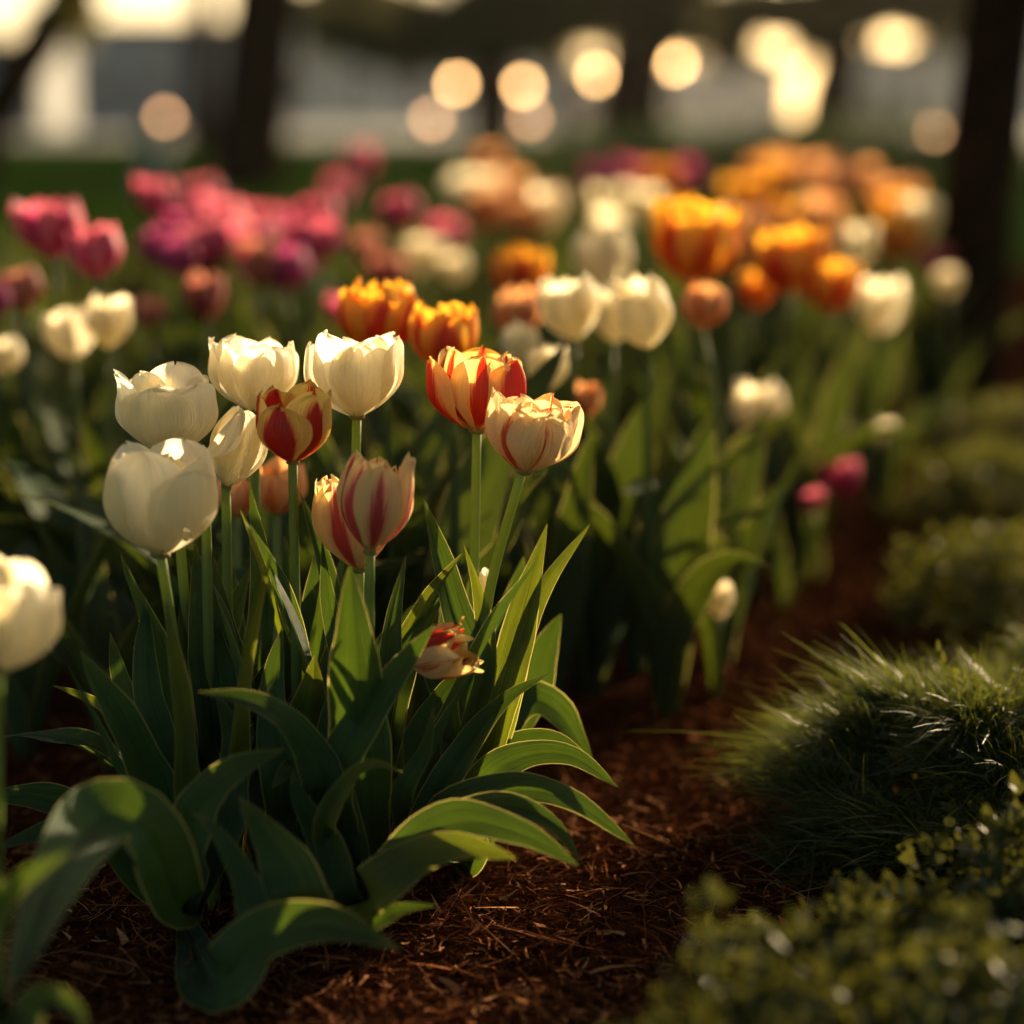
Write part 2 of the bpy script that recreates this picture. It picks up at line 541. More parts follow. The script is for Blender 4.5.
# ------------------------------------------------------------------ tulip leaf
def leaf_geo(path, hw, N, fold=0.35, wave=0.0, wf=3.0, roll=0.0, twist=0.0, rng=random, nu=8, n=26, peak=0.42, ph=None, basew=0.42):
    """blade along path (world or local), N: callable(point, tangent) -> upper-side normal"""
    pts = [Vector(p) for p in catmull(path, n)]
    pid = rng.random()
    ph = rng.random() * 6 if ph is None else ph
    V, A = [], []
    for j, p in enumerate(pts):
        v = j / n
        t = (pts[min(j + 1, n)] - pts[max(j - 1, 0)]).normalized()
        nn = N(p, t)
        lat = t.cross(nn)
        if lat.length < 1e-5:
            lat = Vector((1, 0, 0))
        lat.normalize()
        nn = lat.cross(t).normalized()
        rot = Matrix.Rotation(roll + twist * (v - 0.3), 3, t)
        lat, nn = rot @ lat, rot @ nn
        if v < peak:
            w = basew + (1 - basew) * math.sin(math.pi * 0.5 * v / peak) ** 1.2
        else:
            x = (v - peak) / (1 - peak)
            w = max(0.0, 1 - x ** 1.75) ** 0.85
        w = max(w, 0.015) * hw * (1 + .035 * math.sin(23 * v + ph) + .02 * math.sin(51 * v + 2 * ph))
        fo = fold * (1.0 - 0.55 * v)
        for i in range(nu + 1):
            u = -1 + 2 * i / nu
            up = fo * abs(u) ** 1.25 * w
            wv = wave * math.sin(wf * 2 * math.pi * v + ph + (1.3 if u < 0 else 0)) * u * u * w
            side = u * w * math.sqrt(max(0.1, 1 - (fo * 0.55) ** 2))
            V.append(p + lat * side + nn * (up + wv - 0.09 * w * math.exp(-(u / .13) ** 2)))
            A.append((u, v, pid))
    return V, grid_faces(nu, n), A


CAMV = Vector((0, 0, CAM_H))


def facing(up=0.0):
    def N(p, t):
        q = (CAMV - p).normalized() + Vector((0, 0, up))
        return q.normalized()
    return N


def arch_N(az):
    """normal of a leaf leaving the plant at azimuth az: its upper side looks in and up"""
    o = Vector((math.cos(az), math.sin(az), 0))

    def N(p, t):
        s = Vector((-o.y, o.x, 0))
        n = s.cross(t)
        return -n if n.dot(Vector((0, 0, 1)) - o * 0.4) < 0 else n
    return N


def arch_path(az, L, e0, e1, n=7, r0=0.006):
    p = np.array((r0 * math.cos(az), r0 * math.sin(az), 0.0))
    out = [p.copy()]
    for k in range(n):
        f = (k + 0.5) / n
        e = e0 + (e1 - e0) * f ** 1.4
        p = p + L / n * np.array((math.cos(e) * math.cos(az), math.cos(e) * math.sin(az), math.sin(e)))
        out.append(p.copy())
    return out


LEAFS = []
_r = random.Random(5)
for k in range(14):
    up = k % 2
    L = _r.uniform(.20, .30)
    pth = arch_path(0.0, L, R(_r.uniform(72, 86)), R(_r.uniform(35, 70) if up else _r.uniform(-10, 40)))
    V, F, A = leaf_geo(pth, _r.uniform(.014, .026), arch_N(0.0), fold=_r.uniform(.25, .7), wave=_r.uniform(.05, .3), wf=_r.uniform(1.5, 3), twist=_r.uniform(-.7, .7), rng=_r, nu=6, n=16)
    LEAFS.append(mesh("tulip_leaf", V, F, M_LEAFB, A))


def add_leaves(root, rng, n, scale=1.0, lo=0):
    a0 = rng.random() * 6.28
    for k in range(n):
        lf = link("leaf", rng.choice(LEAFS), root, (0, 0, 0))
        lf.rotation_euler = (0, 0, a0 + k * 2.4 + rng.uniform(-.4, .4))
        s = scale * rng.uniform(.8, 1.15)
        lf.scale = (s, s, s)


STEMS = []
for k in range(5):
    bd = _r.uniform(-.02, .02)
    pth = catmull([(0, 0, 0), (bd, 0, .4), (bd * .8, 0, .75), (0, 0, 1)], 10)
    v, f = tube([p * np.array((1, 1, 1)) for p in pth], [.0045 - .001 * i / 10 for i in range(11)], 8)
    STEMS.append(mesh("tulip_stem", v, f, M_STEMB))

# ------------------------------------------------------------------ the ground
def bedz(x, y):
    return 0.010 * noise.noise((x * 3.1, y * 3.1, 0.3)) + 0.005 * noise.noise((x * 11, y * 11, 4.0)) + 0.0028 * noise.noise((x * 37, y * 37, 9.0))


lv, lf = [], []
xs = [-400, -120, -40, -14, -5, -2, 0, 2, 5, 14, 40, 120, 400]
ys = [-40, -8, 0, 3, 8, 15, 25, 36, 60, 120, 400, 900]
for yv in ys:
    for xv in xs:
        lv.append((xv, yv, -0.035))
for j in range(len(ys) - 1):
    for i in range(len(xs) - 1):
        a = j * len(xs) + i
        lf.append((a, a + 1, a + len(xs) + 1, a + len(xs)))
tag(link("lawn", mesh("lawn", lv, lf, M_LAWN)), "mown green lawn stretching behind the flower bed to the trees", "lawn", kind="structure")

pv, pf = [], []
for yv in (58.0, 66, 80, 140, 260):
    for xv in (-90.0, -30, 0, 30, 110):
        pv.append((xv, yv + 0.03 * xv, -0.031))
for j in range(4):
    for i in range(4):
        a = j * 5 + i
        pf.append((a, a + 1, a + 6, a + 5))
tag(link("plaza_paving", mesh("plaza_paving", pv, pf, M_PAVE)), "pale paved plaza seen out of focus beyond the lawn", "paving", kind="structure")

# mulch bed: dense near the camera
def bed_right(y):
    return 0.08 + (y - 1.5) * 0.27


bx, bf = [], []
ny, nx = 330, 170
yy = 0.9 + 8.2 * (np.linspace(0, 1, ny + 1) ** 1.7)
for j in range(ny + 1):
    y = yy[j]
    x0, x1 = -0.35 - 0.32 * y, bed_right(y) + 0.26
    for i in range(nx + 1):
        x = x0 + (x1 - x0) * i / nx
        e = min(i, nx - i, 2 * (ny - j)) / 10.0
        bx.append((x, y, bedz(x, y) - (0.05 * (1 - e) if e < 1 else 0)))
mg = link("mulch_bed", mesh("mulch_bed", bx, grid_faces(nx, ny), M_MULCH))
tag(mg, "dark red brown mulched soil of the flower bed and its path", "mulch", kind="structure")


def ribbons(items, seg, oval=False):
    """items: (base, dir, bendvec, length, width, sidevec, pid) -> one mesh's arrays, tapering strips"""
    n = len(items)
    V = np.zeros((n, seg + 1, 2, 3), np.float32)
    A = np.zeros((n, seg + 1, 2, 3), np.float32)
    B = np.array([i[0] for i in items]); D = np.array([i[1] for i in items]); C = np.array([i[2] for i in items])
    L = np.array([i[3] for i in items])[:, None]; W = np.array([i[4] for i in items])[:, None]; S = np.array([i[5] for i in items])
    pid = np.array([i[6] for i in items])
    for k in range(seg + 1):
        t = k / seg
        c = B + D * L * t + C * L * t * t
        return_w = W * (math.sin(math.pi * (0.12 + 0.86 * t)) ** 0.7 if oval else 1 - 0.85 * t ** 2)
        V[:, k, 0] = c - S * return_w
        V[:, k, 1] = c + S * return_w
        A[:, k, 0] = np.stack([-np.ones(n), np.full(n, t), pid], 1)
        A[:, k, 1] = np.stack([np.ones(n), np.full(n, t), pid], 1)
    idx = np.arange(n * (seg + 1) * 2).reshape(n, seg + 1, 2)
    F = np.stack([idx[:, :-1, 0], idx[:, :-1, 1], idx[:, 1:, 1], idx[:, 1:, 0]], -1).reshape(-1, 4)
    return V.reshape(-1, 3), F, A.reshape(-1, 3)


rg = np.random.default_rng(3)
items = []
for k in range(62000):
    y = 1.15 + 4.2 * rg.random() ** 2.0
    x0 = -0.22 * y - 0.05
    x = x0 + (bed_right(y) + 0.2 - x0) * rg.random()
    a = rg.random() * 6.283
    el = rg.normal(0, .38)
    long = rg.random() < 0.25
    L = rg.uniform(.015, .05) if long else rg.uniform(.004, .016)
    W = rg.uniform(.00025, .0006) if long else rg.uniform(.0003, .0013)
    d = (math.cos(a) * math.cos(el), math.sin(a) * math.cos(el), math.sin(el) * .7)
    bn = rg.normal(0, .55, 3) * (1, 1, .6)
    s = np.array((-math.sin(a), math.cos(a), rg.normal(0, .5)))
    s /= np.linalg.norm(s)
    items.append(((x, y, bedz(x, y) + rg.uniform(.001, .008)), d, bn, L, W, s, rg.random()))
for k in range(260):
    y = 1.25 + 3.0 * rg.random() ** 1.6
    x = -.2 * y + (bed_right(y) + .1 + .2 * y) * rg.random()
    a = rg.random() * 6.283
    s = np.array((-math.sin(a), math.cos(a), rg.normal(0, .3)))
    s /= np.linalg.norm(s)
    items.append(((x, y, bedz(x, y) + rg.uniform(.003, .009)), (math.cos(a), math.sin(a), rg.normal(0, .25)), rg.normal(0, .4, 3) * (1, 1, .5), rg.uniform(.012, .035), rg.uniform(.0012, .0035), s, rg.uniform(.75, 1.0)))
V, F, A = ribbons(items, 4)
tag(link("mulch_fibres", mesh("mulch_fibres", V, F, M_CHIP, A)), "shredded red brown bark fibres strewn over the bed", "mulch", kind="stuff")

# ------------------------------------------------------------------ hero tulips
def hero(kind, base, d, w, h, label, foot, tilt=(0, 0), specs=None, seed=1, Rm=0.47, bend=(0, 0), group="sharp tulips in the front clump", stem=True):
    """base: pixel where the stem meets the flower; w, h: flower size in pixels; tilt: lean right, lean to the camera (degrees)"""
    rng = random.Random(seed)
    top = P(base[0], base[1], d)
    fx = G(foot[0], foot[1]) if len(foot) == 2 else Vector(foot)
    root = empty("tulip", (fx.x, fx.y, 0), label, "tulip", group)
    loc = top - Vector((fx.x, fx.y, 0))
    if stem:
        stem_obj(root, loc + Vector((0, 0, .004)), (0, 0, -0.01), bend=bend)
    fl = link("flower", OVARY, root, loc)
    sc = d / FPX
    W, Hh = w * sc, h * sc
    fl.rotation_euler = (R(tilt[1]), R(tilt[0]), 0)
    fl.scale = (W / 0.94,) * 2 + (Hh,)
    for sp in specs(rng) if callable(specs) else specs:
        sp = dict(sp)
        mk = sp.pop("mat", kind)
        v, f, a = petal_geo(Rm, 0.97, rng=rng, nu=14, nv=24, **sp)
        link("petal", mesh("petal", v, f, PM[mk], a), fl)
    return root


def FS(**kw):
    return lambda rng: flower_specs(rng, **kw)


CAMDIR = -math.pi / 2
TU = {}
TU["A"] = hero("white", (160, 556), 1.59, 116, 110, "cream white tulip lowest and largest of the sharp whites at the clump's left edge", (186, 925), (2, 1), FS(layers=3, phi0=CAMDIR + .75, openn=.0, ruf=.028, rt=.84, over={0: dict(hgt=.90, alpha=.84, tilt=.04), 2: dict(hgt=.93, alpha=.88, tilt=.02), 1: dict(hgt=1.05)}), 11, bend=(.006, 0))
TU["B"] = hero("white", (172, 456), 1.69, 102, 87, "open cream tulip with one petal drooping right above the lowest white bloom", (212, 900), (-2, 3), FS(layers=3, phi0=CAMDIR - .25, openn=.02, ruf=.03, rt=.95, over={1: dict(phi=-.55, tilt=.66, hgt=1.0, rt=.6, alpha=.5)}), 12)
TU["C"] = hero("white", (254, 412), 1.75, 86, 74, "cream white tulip at the back between the open white and the tallest white", (262, 868), (3, 2), FS(layers=3, phi0=CAMDIR + .5, openn=.03, ruf=.035, rt=.85, over={1: dict(tilt=.16, alpha=.55)}), 13)
TU["D"] = hero("white", (226, 488), 1.71, 62, 84, "slim leaning white tulip tucked left of the small red and yellow tulip", (232, 892), (17, 3), FS(layers=2, phi0=CAMDIR + .2, openn=-.02, ruf=.02, rt=.6), 14)
TU["E"] = hero("flame_wide", (293, 463), 1.66, 78, 76, "small yellow tulip with broad red flames on a straight bare stem", (300, 905), (2, 3), FS(layers=2, phi0=CAMDIR - .42, openn=.03, ruf=.045, rt=.85, pw=1.0, point=2.8), 15)
TU["F"] = hero("white", (357, 418), 1.72, 92, 86, "white tulip standing alone and tall in the middle of the clump, below orange blooms", (345, 880), (1, 0), FS(layers=3, phi0=CAMDIR + .25, openn=.02, ruf=.03, rt=.8, over={2: dict(tilt=.16, alpha=.62), 1: dict(tilt=.06)}), 16)
TU["G"] = hero("flame_orange", (477, 432), 1.73, 94, 86, "apricot tulip with scarlet side flames, behind the cream streaked bloom", (468, 872), (2, 0), FS(layers=3, phi0=CAMDIR + .95, openn=.0, ruf=.03, rt=.85, over={0: dict(mat="scarlet", alpha=.85), 1: dict(mat="flame_wide"), 2: dict(tilt=.10, hgt=.92, alpha=.8, mat="scarlet")}), 17)
TU["H"] = hero("cream_streak", (523, 473), 1.66, 92, 80, "cream tulip with fine orange streaks leaning right, rightmost of the sharp blooms", (466, 876), (12, 1), FS(layers=4, phi0=CAMDIR + .35, openn=.02, ruf=.05, rt=.85, over={1: dict(tilt=.14), 0: dict(hgt=.85)}), 18, bend=(-.012, 0))
TU["I"] = hero("pink_flame", (370, 553), 1.62, 78, 102, "cream tulip with rose flames, front one of the overlapping striped pair", (368, 922), (8, 4), FS(layers=3, phi0=CAMDIR + .12, openn=-.02, ruf=.04, rt=.72, pw=.9), 19)
TU["I2"] = hero("pink_flame", (360, 571), 1.68, 80, 100, "rose flamed cream tulip half hidden behind the front one of the striped pair", (352, 900), (-8, 4), FS(layers=3, phi0=CAMDIR - .35, openn=-.01, ruf=.05, rt=.74, pw=.9), 20)
TU["N"] = hero("white", (-2, 672), 1.36, 112, 118, "large blurred white tulip cut by the left frame edge, nearest to the camera", (-4, 1010), (3, 3), FS(layers=2, phi0=CAMDIR - .35, openn=.0, ruf=.02, rt=.85, over={1: dict(tilt=.14, hgt=.8)}), 21, group="near tulips")
TU["L"] = hero("flame_orange", (412, 664), 1.62, 44, 66, "low wilted tulip with yellow petals and red veins lying among the leaves", (415, 880), (72, 10), FS(layers=3, phi0=.5, openn=.22, ruf=.09, rt=.8, over={1: dict(mat="scarlet"), 0: dict(mat="cream_streak"), 2: dict(mat="cream_streak"), 4: dict(mat="scarlet"), 6: dict(mat="flame_wide"), 7: dict(mat="scarlet")}), 22, bend=(-.01, 0))
TU["M"] = hero("white", (485, 606), 1.75, 17, 42, "small closed yellow bud just right of the two tall stems", (478, 860), (0, 3), FS(layers=2, phi0=.5, openn=-.02, ruf=.01, rt=.4), 23)
TU["O"] = hero("peach", (276, 516), 1.90, 52, 56, "peach coloured tulip half hidden behind the small red and yellow bloom", (280, 830), (4, 3), FS(layers=2, openn=.05, ruf=.03), 24)
TU["O2"] = hero("peach", (236, 518), 1.95, 40, 44, "dim peach tulip low behind the slim leaning white tulip", (238, 830), (0, 3), FS(layers=2, openn=.05, ruf=.03), 25)
# a tiny dry seed pod on a thin stalk beside the slim white tulip, with tuft of leaf tips
TU["Q"] = hero("white", (205, 465), 1.66, 9, 20, "tiny pale bud on a thin stalk just left of the slim white tulip", (214, 905), (-4, 0), FS(layers=2, openn=-.02, ruf=.01, rt=.4), 26)


def hleaf(plant, pts, hw, d0, d1=None, up=0.25, fold=.35, roll=0.0, twist=0.0, wave=.24, wf=2.2, m=None, foot=True, peak=.5, seed=None):
    root = TU[plant]
    d1 = d0 if d1 is None else d1
    n = len(pts)
    path = []
    for i, p in enumerate(pts):
        d = p[2] if len(p) > 2 else d0 + (d1 - d0) * i / max(1, n - 1)
        path.append(P(p[0], p[1], d))
    if foot:
        path = [Vector((root.location.x, root.location.y, 0.0))] + path
    loc = root.location
    hwm = hw * (d0 + d1) * .5 / FPX
    rng = random.Random(seed if seed is not None else int(pts[-1][0] * 7 + pts[-1][1]))
    V, F, A = leaf_geo(path, hwm, facing(up), fold=fold, roll=roll, twist=twist, wave=wave, wf=wf, rng=rng, nu=10, n=34, peak=peak, basew=.3)
    V = [v - loc for v in V]
    return link("leaf", mesh("leaf", V, F, m or M_LEAF, A), root)


Y = M_LEAF2
# leaves read off the photograph, each given its own depth
hleaf("A", [(160, 810), (128, 735), (80, 650)], 25, 1.62, 1.58, roll=.3, fold=.5)
hleaf("A", [(165, 790), (128, 700), (110, 632)], 17, 1.70, 1.72, roll=-.5, fold=.6)
hleaf("A", [(185, 800), (178, 700), (166, 598)], 16, 1.60, 1.57, roll=.6, fold=.7, m=Y)
hleaf("A", [(215, 760), (192, 690), (150, 650), (132, 648)], 16, 1.70, 1.72, roll=-.4)
hleaf("E", [(262, 735), (285, 660), (320, 580)], 25, 1.70, 1.71, roll=.35, fold=.45)
hleaf("C", [(215, 690), (232, 620), (251, 566)], 19, 1.74, 1.74, roll=-.3, fold=.5)
hleaf("D", [(238, 740), (248, 640), (272, 552)], 12, 1.60, 1.54, roll=.7, fold=.7, m=Y)
hleaf("E", [(322, 800), (312, 755), (285, 720), (245, 700), (198, 692)], 22, 1.60, 1.52, up=.5, fold=.4)
hleaf("I", [(335, 800), (372, 710), (435, 624)], 24, 1.60, 1.57, fold=.55, roll=-.35, twist=.4)
hleaf("I", [(325, 840), (345, 785), (372, 764), (403, 772)], 13, 1.57, 1.55, fold=.8, up=.3, m=Y)
hleaf("A", [(192, 830), (218, 782), (285, 748)], 26, 1.55, 1.50, up=.5, fold=.3)
hleaf("E", [(300, 905), (285, 860), (238, 796)], 42, 1.52, 1.50, up=.1, fold=.4, roll=-.25)
hleaf("A", [(178, 900), (150, 830), (105, 815, 1.44), (60, 870, 1.36), (5, 1000, 1.27)], 36, 1.52, 1.27, up=.15, fold=.35, peak=.6)
hleaf("A", [(215, 985, 1.50), (262, 935, 1.46), (330, 925, 1.44), (402, 950, 1.43)], 34, 1.52, 1.43, up=.35, fold=.35, peak=.55)
hleaf("A", [(150, 880), (95, 822), (40, 798), (-25, 796)], 20, 1.66, 1.64, up=.5)
hleaf("A", [(150, 890), (100, 838), (55, 830), (-10, 850)], 20, 1.62, 1.58, up=.5, roll=.3)
hleaf("N", [(-10, 950), (0, 890), (35, 878)], 18, 1.32, 1.28, up=.2, m=Y)
hleaf("N", [(15, 1030), (40, 1000), (75, 1010), (85, 1040)], 26, 1.30, 1.24, up=.5)
hleaf("N", [(-30, 980), (-10, 920), (20, 880, 1.27), (70, 850, 1.25)], 26, 1.30, 1.25, up=-.1, roll=.3)
hleaf("G", [(475, 690), (452, 600), (424, 500)], 23, 1.70, 1.69, fold=.55, roll=.35)
hleaf("G", [(470, 750), (485, 670), (484, 610), (464, 545)], 15, 1.69, 1.70, roll=-.6, wave=.35, m=Y)
hleaf("H", [(498, 720), (524, 620), (547, 524)], 24, 1.69, 1.72, fold=.55, roll=-.45, m=Y)
hleaf("H", [(510, 690), (540, 595), (590, 524)], 13, 1.70, 1.72, fold=.6, roll=.3, m=Y)
hleaf("G", [(425, 830), (470, 745), (508, 698), (550, 673)], 18, 1.64, 1.66, fold=.6, roll=-.2)
hleaf("H", [(480, 790), (520, 757), (570, 755), (618, 787)], 19, 1.66, 1.64, up=.35, fold=.3)
hleaf("H", [(480, 770), (520, 745), (560, 744), (598, 768)], 17, 1.72, 1.72, up=.35, fold=.3)
hleaf("H", [(495, 740), (528, 700), (562, 715), (596, 772)], 20, 1.78, 1.80, up=.4)
hleaf("G", [(440, 820), (510, 790), (572, 800), (634, 845)], 21, 1.63, 1.60, up=.35, fold=.35, wave=.22)
hleaf("G", [(430, 840), (500, 806), (550, 822), (582, 862)], 21, 1.60, 1.57, up=.35, wave=.25)
hleaf("I", [(395, 870), (452, 822), (520, 832), (578, 865)], 25, 1.56, 1.53, up=.35, wave=.2)
hleaf("I", [(370, 895), (415, 858), (460, 846), (517, 859)], 28, 1.52, 1.50, up=.3, fold=.25, m=Y)
hleaf("I", [(370, 925), (400, 910), (436, 905)], 16, 1.52, 1.50, up=.5)
hleaf("I", [(372, 780), (380, 700), (392, 620), (406, 555)], 17, 1.66, 1.67, roll=.7, fold=.6)
hleaf("I2", [(355, 740), (342, 660), (330, 600), (322, 540)], 16, 1.66, 1.67, roll=-.6, fold=.6)
hleaf("E", [(330, 720), (338, 640), (322, 560), (300, 492)], 15, 1.71, 1.73, roll=.4, fold=.6)
hleaf("D", [(250, 720), (262, 620), (262, 560), (250, 486)], 18, 1.71, 1.72, roll=-.4, fold=.5, wave=.2)
hleaf("D", [(215, 720), (206, 640), (195, 545)], 26, 1.68, 1.70, roll=.35)
hleaf("B", [(225, 720), (222, 620), (205, 570)], 18, 1.74, 1.74, roll=-.5)
hleaf("L", [(400, 800), (425, 750), (434, 704)], 14, 1.62, 1.60, roll=.5)
hleaf("I", [(380, 810), (440, 700), (478, 660)], 18, 1.68, 1.72, roll=.5)
hleaf("G", [(455, 740), (425, 650), (400, 640), (385, 655)], 16, 1.72, 1.74, roll=.2)
hleaf("F", [(345, 760), (318, 690), (300, 640)], 22, 1.76, 1.78, roll=-.2)
hleaf("F", [(365, 740), (380, 660), (420, 600)], 20, 1.76, 1.80, roll=.3)
hleaf("M", [(470, 740), (500, 650), (515, 600)], 20, 1.76, 1.80, roll=.3)
hleaf("O", [(290, 720), (310, 640), (300, 600)], 22, 1.84, 1.86)
hleaf("I2", [(350, 850), (330, 770), (340, 700), (362, 650)], 22, 1.62, 1.64, roll=-.3)
hleaf("A", [(205, 860), (228, 800), (232, 740), (215, 690)], 22, 1.60, 1.62, roll=.4)
hleaf("E", [(290, 850), (262, 800), (258, 740)], 26, 1.63, 1.66, roll=.2)
hleaf("H", [(470, 840), (455, 770), (440, 720)], 20, 1.70, 1.72, roll=.5)
hleaf("E", [(260, 935), (245, 880), (215, 830), (190, 812)], 24, 1.50, 1.49, up=.2, roll=.3)
hleaf("I", [(340, 905), (330, 850), (300, 800), (292, 770)], 24, 1.56, 1.58, up=.2, roll=-.4)

hleaf("B", [(218, 730), (210, 640), (222, 552)], 22, 1.71, 1.72, roll=.35, fold=.5)
hleaf("D", [(245, 720), (226, 630), (214, 556)], 20, 1.70, 1.69, roll=-.5, fold=.6)
hleaf("C", [(280, 720), (292, 630), (284, 536)], 20, 1.75, 1.76, roll=.3, fold=.5)
hleaf("A", [(168, 770), (148, 690), (146, 596)], 20, 1.64, 1.65, roll=-.35, fold=.5)
hleaf("E", [(302, 760), (330, 670), (350, 596)], 20, 1.66, 1.68, roll=.3, fold=.6)
hleaf("I", [(385, 740), (412, 650), (446, 590)], 20, 1.67, 1.70, roll=-.3, fold=.5)
hleaf("B", [(200, 780), (188, 700), (182, 590)], 20, 1.68, 1.70, roll=.5, fold=.5)
hleaf("E", [(285, 790), (272, 700), (282, 628)], 22, 1.62, 1.63, roll=-.2, fold=.5)
rx_ = random.Random(404)
for key, cnt in (("A", 4), ("B", 3), ("C", 3), ("D", 3), ("E", 4), ("F", 3), ("G", 3), ("H", 2), ("I", 4), ("I2", 3), ("M", 2)):
    root = TU[key]
    for k in range(cnt):
        az = rx_.uniform(0.4, 2.8) if key in "GHM" else rx_.uniform(0, 6.28)
        low = rx_.random() < .35
        L = rx_.uniform(.15, .22) if low else rx_.uniform(.19, .29)
        pth = arch_path(az, L, R(rx_.uniform(70, 88)), R(rx_.uniform(-20, 25) if low else rx_.uniform(48, 80)))
        V, F, A = leaf_geo(pth, rx_.uniform(.013, .022), arch_N(az), fold=rx_.uniform(.3, .75), wave=rx_.uniform(.1, .32), wf=rx_.uniform(1.2, 2.6), twist=rx_.uniform(-1.1, 1.1), rng=rx_, nu=10, n=30, peak=.48)
        link("leaf", mesh("leaf", V, F, M_LEAF if rx_.random() < .75 else M_LEAF2, A), root)

# ------------------------------------------------------------------ the other tulips
rb = random.Random(77)


def tulip(kind, px, py, w, d, label, group, leaves=3, tilt=None, asp=1.0, rngd=rb, var=None):
    c = P(px, py, d)
    s = w * d / FPX / 1.10
    zb = c.z - 0.46 * s * asp
    lx, ly = rngd.uniform(-.03, .03), rngd.uniform(-.02, .03)
    root = empty("tulip", (c.x + lx, c.y + ly, 0), label, "tulip", group)
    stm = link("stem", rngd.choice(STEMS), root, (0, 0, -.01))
    top = Vector((-lx, -ly, zb + .012))
    L = top.length
    q = top.to_track_quat("Z", "X")
    stm.rotation_euler = q.to_euler()
    stm.scale = (1, 1, L)
    fl = link("flower", head_mesh(kind, rngd.randrange(5) if var is None else var), root, (-lx, -ly, zb))
    asp *= rngd.uniform(1.0, 1.2)
    tl = tilt or (rngd.uniform(-12, 12), rngd.uniform(-6, 9))
    fl.rotation_euler = (R(tl[1]), R(tl[0]), 0)
    fl.rotation_euler.rotate_axis("Z", rngd.random() * 6.28)
    fl.scale = (s, s, s * asp)
    add_leaves(root, rngd, leaves, min(1.25, max(.6, zb / .29)))
    return root


MID = "out of focus tulips behind the clump"
LST = [
    ("orange", 378, 320, 82, 2.02, "orange and yellow tulip just above the tall lone white bloom"),
    ("orange", 444, 341, 70, 1.96, "red and yellow fringed tulip between the orange bloom and the apricot bloom"),
    ("white", 575, 312, 70, 2.22, "blurred cream tulip, leftmost of the white trio right of centre"),
    ("white", 612, 318, 60, 2.34, "blurred white tulip half hidden in the middle of the white trio"),
    ("white", 649, 318, 74, 2.18, "blurred white tulip, rightmost of the trio and lit on its right"),
    ("peach", 701, 308, 52, 2.40, "cream tulip with a red base just right of the white trio"),
    ("white", 547, 371, 50, 2.15, "small blurred white tulip low beside the apricot bloom"),
    ("white", 520, 348, 46, 2.30, "dim white tulip directly behind the apricot bloom's right shoulder"),
    ("peach", 586, 402, 38, 2.25, "small peach tulip low behind the cream streaked bloom"),
    ("orange", 519, 275, 58, 2.75, "dull orange tulip up behind the white trio's left end"),
    ("peach", 515, 316, 56, 2.55, "dusty peach tulip under the dull orange one"),
    ("white", 610, 266, 66, 2.95, "wide pale tulip fading out above the white trio"),
    ("orange", 690, 247, 90, 2.6, "large glowing orange tulip with a yellow rim, left of the right hand orange pair"),
    ("orange", 726, 248, 44, 2.75, "orange tulip peeping out behind the large glowing orange one"),
    ("orange", 790, 262, 76, 2.85, "orange tulip with a yellow rim, upper one of the right hand pair"),
    ("orange", 830, 288, 58, 2.85, "deep orange tulip, lower one of the right hand pair"),
    ("orange", 752, 292, 40, 2.9, "tall blurred amber tulip between the large orange bloom and the pair"),
    ("white", 852, 250, 46, 3.6, "pale tulip above the lower bloom of the orange pair"),
    ("white", 877, 310, 56, 3.3, "cream tulip with a bright patch low beside the right hand trunk"),
    ("white", 760, 414, 62, 2.75, "white tulip hanging low over the leaves by the path"),
    ("pink", 836, 478, 46, 2.85, "pink tulip nodding low beside the mulch path"),
    ("pink", 812, 500, 26, 2.7, "tiny pink bloom low beside the nodding pink one"),
    ("white", 889, 437, 32, 3.4, "tiny cream bloom low at the path's far end"),
    ("white", 719, 604, 36, 2.3, "pale closed bud near the ground at the path edge"),
    ("pink", 955, 212, 40, 4.4, "rose pink bloom farthest right beside the tree trunk"),
    ("pink", 929, 262, 38, 4.2, "red pink bloom below the farthest right pink one"),
    ("white", 948, 284, 32, 3.9, "cream bloom lowest at the trunk's left side"),
    ("white", 916, 222, 52, 4.2, "large cream bloom left of the farthest right pink tulip"),
    ("pink", 54, 228, 72, 2.55, "rose tulip with pale tips, upper one of the pair against the lawn"),
    ("pink", 97, 254, 58, 2.5, "bright pink tulip, lower one of the pair against the lawn"),
    ("blush", 24, 291, 48, 2.6, "dusky brown pink tulip near the left frame edge"),
    ("magenta", -2, 302, 36, 2.5, "magenta tulip cut by the left frame edge"),
    ("white", 72, 336, 56, 2.45, "blurred white tulip, left one of the pair below the rose tulips"),
    ("white", 106, 326, 54, 2.42, "blurred white tulip, right one of the pair below the rose tulips"),
    ("white", 2, 356, 44, 2.5, "dim white tulip on the left frame edge"),
    ("blush", 148, 314, 36, 2.75, "small brownish tulip right of the blurred white pair"),
    ("blush", 205, 300, 48, 2.7, "dusky tulip with pale rim standing below the magenta crowd"),
    ("pink", 152, 200, 44, 3.2, "tall narrow rose tulip at the left end of the pink crowd"),
    ("pink", 312, 240, 52, 3.1, "bright pink tulip at the right end of the pink crowd"),
    ("pink", 402, 213, 44, 3.8, "bright cerise tulip alone above the centre whites"),
    ("pink", 365, 166, 36, 5.0, "red tulip standing highest at the back of the bed"),
    ("pink", 342, 314, 40, 2.9, "dim pink tulip left of the orange and yellow bloom"),
    ("pink", 440, 238, 42, 4.0, "pale pink tulip right of the cerise one"),
    ("orange", 662, 178, 36, 5.6, "far small orange tulip at the back centre"),
]
for k, px, py, w, d, lab in LST:
    tulip(k, px, py, w, d, lab, MID, leaves=1 if py > 400 and px > 700 else rb.choice((3, 3, 4)))

